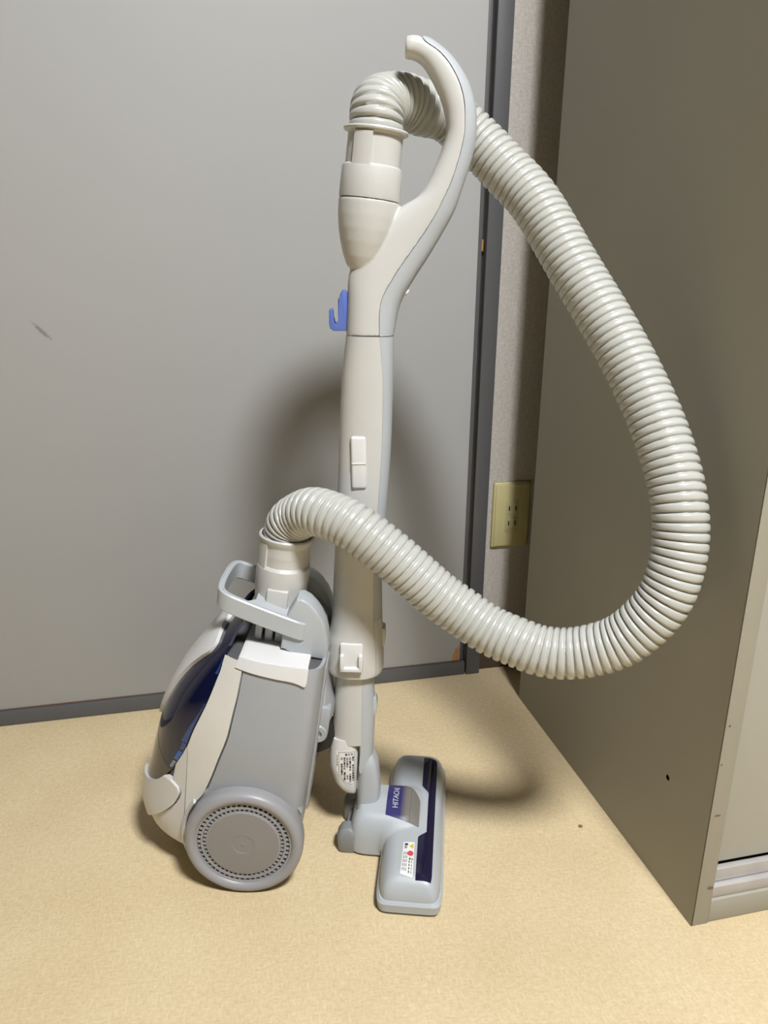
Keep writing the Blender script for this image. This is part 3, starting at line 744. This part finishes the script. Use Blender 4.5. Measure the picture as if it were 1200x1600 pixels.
marks.append(tuple((.70+.26*math.cos(2*PI*k/14), .375+.085*math.sin(2*PI*k/14)) for k in range(14))+(2,))
for u, n in ((.10, 5), (.24, 5), (.38, 5)):
    for k in range(n): marks.append((u, .34+.12*k, u+.07, .34+.12*k+.085, 4))
for u in (.62, .82):
    for k in range(5): marks.append((u, .52+.088*k, u+(.08 if k else .13), .52+.088*k+.06, 1 if u < .7 else 4))
sticker('warning_sticker', [(-.0300, .0640), (-.0165, .0645), (-.0165, .1165), (-.0310, .1130)], marks)['label'] = 'small white warning sticker with red and yellow marks'
# lower bumper and rear foot
bm = bmesh.new()
rings = []
for z, d in ((.002, .004), (.004, .0), (.015, -.001), (.018, .0015)):
    r = []
    for i in range(72):
        t = 2*PI*i/72; r.append(FH(XC+(XH+.0005-d)*spow(math.cos(t), 2/10), (HL+.0005-d)*spow(math.sin(t), 2/14), z))
    rings.append(r)
add_loft(bm, rings); from_bm('bumper', bm, 'light_grey_plastic', head)
bm = bmesh.new()
for y0, y1 in ((-.046, -.018), (.014, .040)):
    rings = []
    for z, d in ((.000, .004), (.003, .001), (.024, .0), (.031, .004), (.034, .009)):
        rings.append([FH(-.103+(.0135-d)*spow(math.cos(2*PI*i/32), 2/4), (y0+y1)/2+((y1-y0)/2-d*.6)*spow(math.sin(2*PI*i/32), 2/4), z) for i in range(32)])
    add_loft(bm, rings)
add_box(bm, FH, -.108, -.08, -.03, .03, .006, .02, .002)
from_bm('rear_foot', bm, 'foot_grey_plastic', head)
# swivel neck
NK = [((.122), -.0150, -.0270, .012), ((.114), -.0110, -.0310, .0165), ((.10), -.0085, -.0345, .0185), ((.068), -.0070, -.0370, .0195), ((.042), -.0058, -.0335, .0190), ((.026), -.0054, -.0310, .0185)]
bm = bmesh.new()
add_loft(bm, split_loft([((a, z), ((a+c)/2, z), (c, z), t) for z, a, c, t in NK], 'all', n=3.2, N=36))
from_bm('swivel_neck', bm, 'light_grey_plastic', head, 40)
bm = bmesh.new(); add_lathe(bm, Frame(FP(-.020, .040, 0), FP.A, pW, FP.B), [(.015, -.026), (.0165, -.024), (.0165, .024), (.015, .026)], 32); from_bm('pivot', bm, 'foot_grey_plastic', head)
# boot : the slanting white end of the connecting tube with its sticker
BT = [(.1500, .0255, -.0085, .0200), (.1400, .0272, -.0092, .0205), (.1250, .0288, -.0092, .0208), (.1092, .0288, -.0088, .0205), (.0950, .0258, -.0080, .0195), (.0800, .0200, -.0070, .0180), (.0700, .0110, -.0062, .0150), (.0650, .0040, -.0058, .011)]
bst = [((a, z), ((a+c)/2, z), (c, z), t) for z, a, c, t in BT]
rb = split_loft(bst, 'all', n=2.8, N=47, sub=5)
bm = bmesh.new(); add_loft(bm, rb); boot = from_bm('tube_boot', bm, 'pure_white_plastic', head, 50)
bme = boot.data; bvb = BVHTree.FromPolygons([v.co+ORIG[boot.name] for v in bme.vertices], [p.vertices for p in bme.polygons])
def on_boot(t, z, off):
    hit = bvb.ray_cast(FP(t, z, .2), -pW); return (hit[0] if hit[0] else FP(t, z, .019)) + pW*off
bm = bmesh.new()
def bquad(t0, z0, t1, z1, off, mi, n=3):
    G = [[bm.verts.new(on_boot(t0+(t1-t0)*i/n, z0+(z1-z0)*j/n, off)) for i in range(n+1)] for j in range(n+1)]
    for j in range(n):
        for i in range(n): bm.faces.new((G[j][i], G[j][i+1], G[j+1][i+1], G[j+1][i])).material_index = mi
zl = lambda t: interp(t, [-.006, 0, .008, .012, .0165, .019], [.083, .082, .0865, .0945, .099, .107])
cols = [-.0055+.0245*k/12 for k in range(13)]
for i in range(12):
    t0, t1 = cols[i], cols[i+1]; zt = .136
    vs = [bm.verts.new(on_boot(t, z, .0005)) for t, z in ((t0, zl(t0)), (t1, zl(t1)), (t1, (zl(t1)+zt)/2), (t0, (zl(t0)+zt)/2))]; bm.faces.new(vs)
    vs = [bm.verts.new(on_boot(t, z, .0005)) for t, z in ((t0, (zl(t0)+zt)/2), (t1, (zl(t1)+zt)/2), (t1, zt), (t0, zt))]; bm.faces.new(vs)
    tm = (t0+t1)/2
    if t0 > -.0045 and t1 < .0165: 
        f_ = bm.faces.new([bm.verts.new(on_boot(t, z, .0007)) for t, z in ((t0, zl(t0)+.0022), (t1, zl(t1)+.0022), (t1, zl(t1)+.0027), (t0, zl(t0)+.0027))]); f_.material_index = 1
        bquad(t0, .1335, t1, .1339, .0007, 1, 1)
bquad(-.0045, .0845, -.0041, .1335, .0007, 1, 2); bquad(.0150, .1000, .0154, .1335, .0007, 1, 2)
for t in (-.0025, .001, .0045, .008, .0115):
    z = .1265
    while z > zl(t)+.008:
        l = random.uniform(.0022, .0045)
        if random.random() < .9: bquad(t-.0010, z-l, t+.0012, z, .0007, random.choice((1, 2, 2)), 1)
        z -= l+.0007
for t in (-.001, .0025, .006): bquad(t-.0012, .1290, t+.0012, .1318, .0007, random.choice((1, 2)), 1)
for z in (.129, .125, .121, .117): bquad(.0168, z-.003, .0180, z, .0007, 2, 1)
from_bm('rating_sticker', bm, ['sticker_white', 'ink', 'ink_grey'], head, 0, recalc=False)['label'] = 'white sticker with small printed text'

# ---- hose
HP = [(-0.3205, -0.3696, 0.8340), (-0.3203, -0.3692, 0.8500), (-0.3170, -0.3620, 0.8620), (-0.3050, -0.3480, 0.8685), (-0.2849, -0.3362, 0.8725), (-0.2615, -0.3262, 0.8690), (-0.2339, -0.3175, 0.8665), (-0.2012, -0.3198, 0.8441), (-0.1695, -0.3381, 0.8114), (-0.1425, -0.3639, 0.7756), (-0.1144, -0.4081, 0.7112), (-0.0838, -0.4612, 0.6377), (-0.0655, -0.5053, 0.5760), (-0.0571, -0.5362, 0.5276), (-0.0551, -0.5555, 0.4902), (-0.0554, -0.5652, 0.4570), (-0.0604, -0.5701, 0.4255), (-0.0685, -0.5699, 0.3972), (-0.0824, -0.5643, 0.3713), (-0.1027, -0.5545, 0.3471), (-0.1283, -0.5404, 0.3317), (-0.1509, -0.5286, 0.3250), (-0.1727, -0.5159, 0.3246), (-0.1927, -0.5019, 0.3295), (-0.2158, -0.4833, 0.3365), (-0.2424, -0.4651, 0.3527), (-0.2697, -0.4521, 0.3724), (-0.3135, -0.4350, 0.4120), (-0.3525, -0.4180, 0.4419), (-0.3754, -0.4009, 0.4510), (-0.3923, -0.3817, 0.4512), (-0.4050, -0.3626, 0.4407), (-0.4150, -0.3520, 0.4290), (-0.4183, -0.3470, 0.4125), (-0.4208, -0.3463, 0.3930)]

def make_hose():
    dense = [V(q) for q in catmull(HP, 60)]
    # resample evenly
    L = [0]
    for i in range(1, len(dense)): L.append(L[-1]+(dense[i]-dense[i-1]).length)
    total = L[-1]; pitch = .0088; per = 12
    n = int(total/pitch*per); pts = []; j = 0
    for k in range(n+1):
        s = total*k/n
        while j < len(L)-2 and L[j+1] < s: j += 1
        f = (s-L[j])/max(1e-9, L[j+1]-L[j]); pts.append(dense[j].lerp(dense[j+1], f))
    for it in range(40):
        pts = [pts[0]]+[(pts[i-1]+pts[i]*2+pts[i+1])/4 for i in range(1, n)]+[pts[-1]]
    R = .0272; seg = 44
    t0 = (pts[1]-pts[0]).normalized(); nrm = t0.orthogonal().normalized()
    ds = total/n; kap = []
    for k in range(n+1):
        a, b, c = pts[max(0, k-4)], pts[k], pts[min(n, k+4)]
        kap.append(((b-a).normalized()-(c-b).normalized()).length/(4*ds) if 4 <= k <= n-4 else 0)
    for it in range(12): kap = [kap[0]]+[(kap[i-1]+2*kap[i]+kap[i+1])/4 for i in range(1, n)]+[kap[-1]]
    phase = [0]
    for k in range(n): phase.append(phase[-1]+ds*(1+.75*min(1.2, max(0, kap[k]*R-.25)))/pitch)
    rings = []
    for k in range(n+1):
        t = (pts[min(n, k+1)]-pts[max(0, k-1)]).normalized()
        nrm = (nrm-t*nrm.dot(t)).normalized(); bi = t.cross(nrm)
        ring = []
        for i in range(seg):
            a = 2*PI*i/seg
            ph = (phase[k]+i/seg) % 1.0
            x = abs(ph-.5)*2                       # 0 at the crest, 1 in the groove
            d = .0010*x*x+(.0026+.0016*min(1, kap[k]*R))*max(0, (x-.58)/.42)**1.3
            r = R-d
            ring.append(pts[k]+(nrm*math.cos(a)+bi*math.sin(a))*r)
        rings.append(ring)
    bm = bmesh.new(); add_loft(bm, rings)
    return from_bm('hose', bm, 'hose_vinyl', vac, 0)
hose = make_hose(); hose.data.shade_smooth(); hose['label'] = 'thick ribbed off-white suction hose in a wide loop'

# ------------------------------------------------------------------ a crumb of dirt on the floor
bm = bmesh.new(); bmesh.ops.create_icosphere(bm, subdivisions=2, radius=.0023)
for v in bm.verts:
    v.co = V((v.co.x*(1.2+.5*random.random()), v.co.y*(.8+.5*random.random()), max(-.0012, v.co.z*.5)+.0012)) + V((-.0466, -.4244, 0))
tag(from_bm('floor_crumb', bm, 'lint'), 'tiny brown crumb lying on the tan floor near the cabinet', 'crumb')
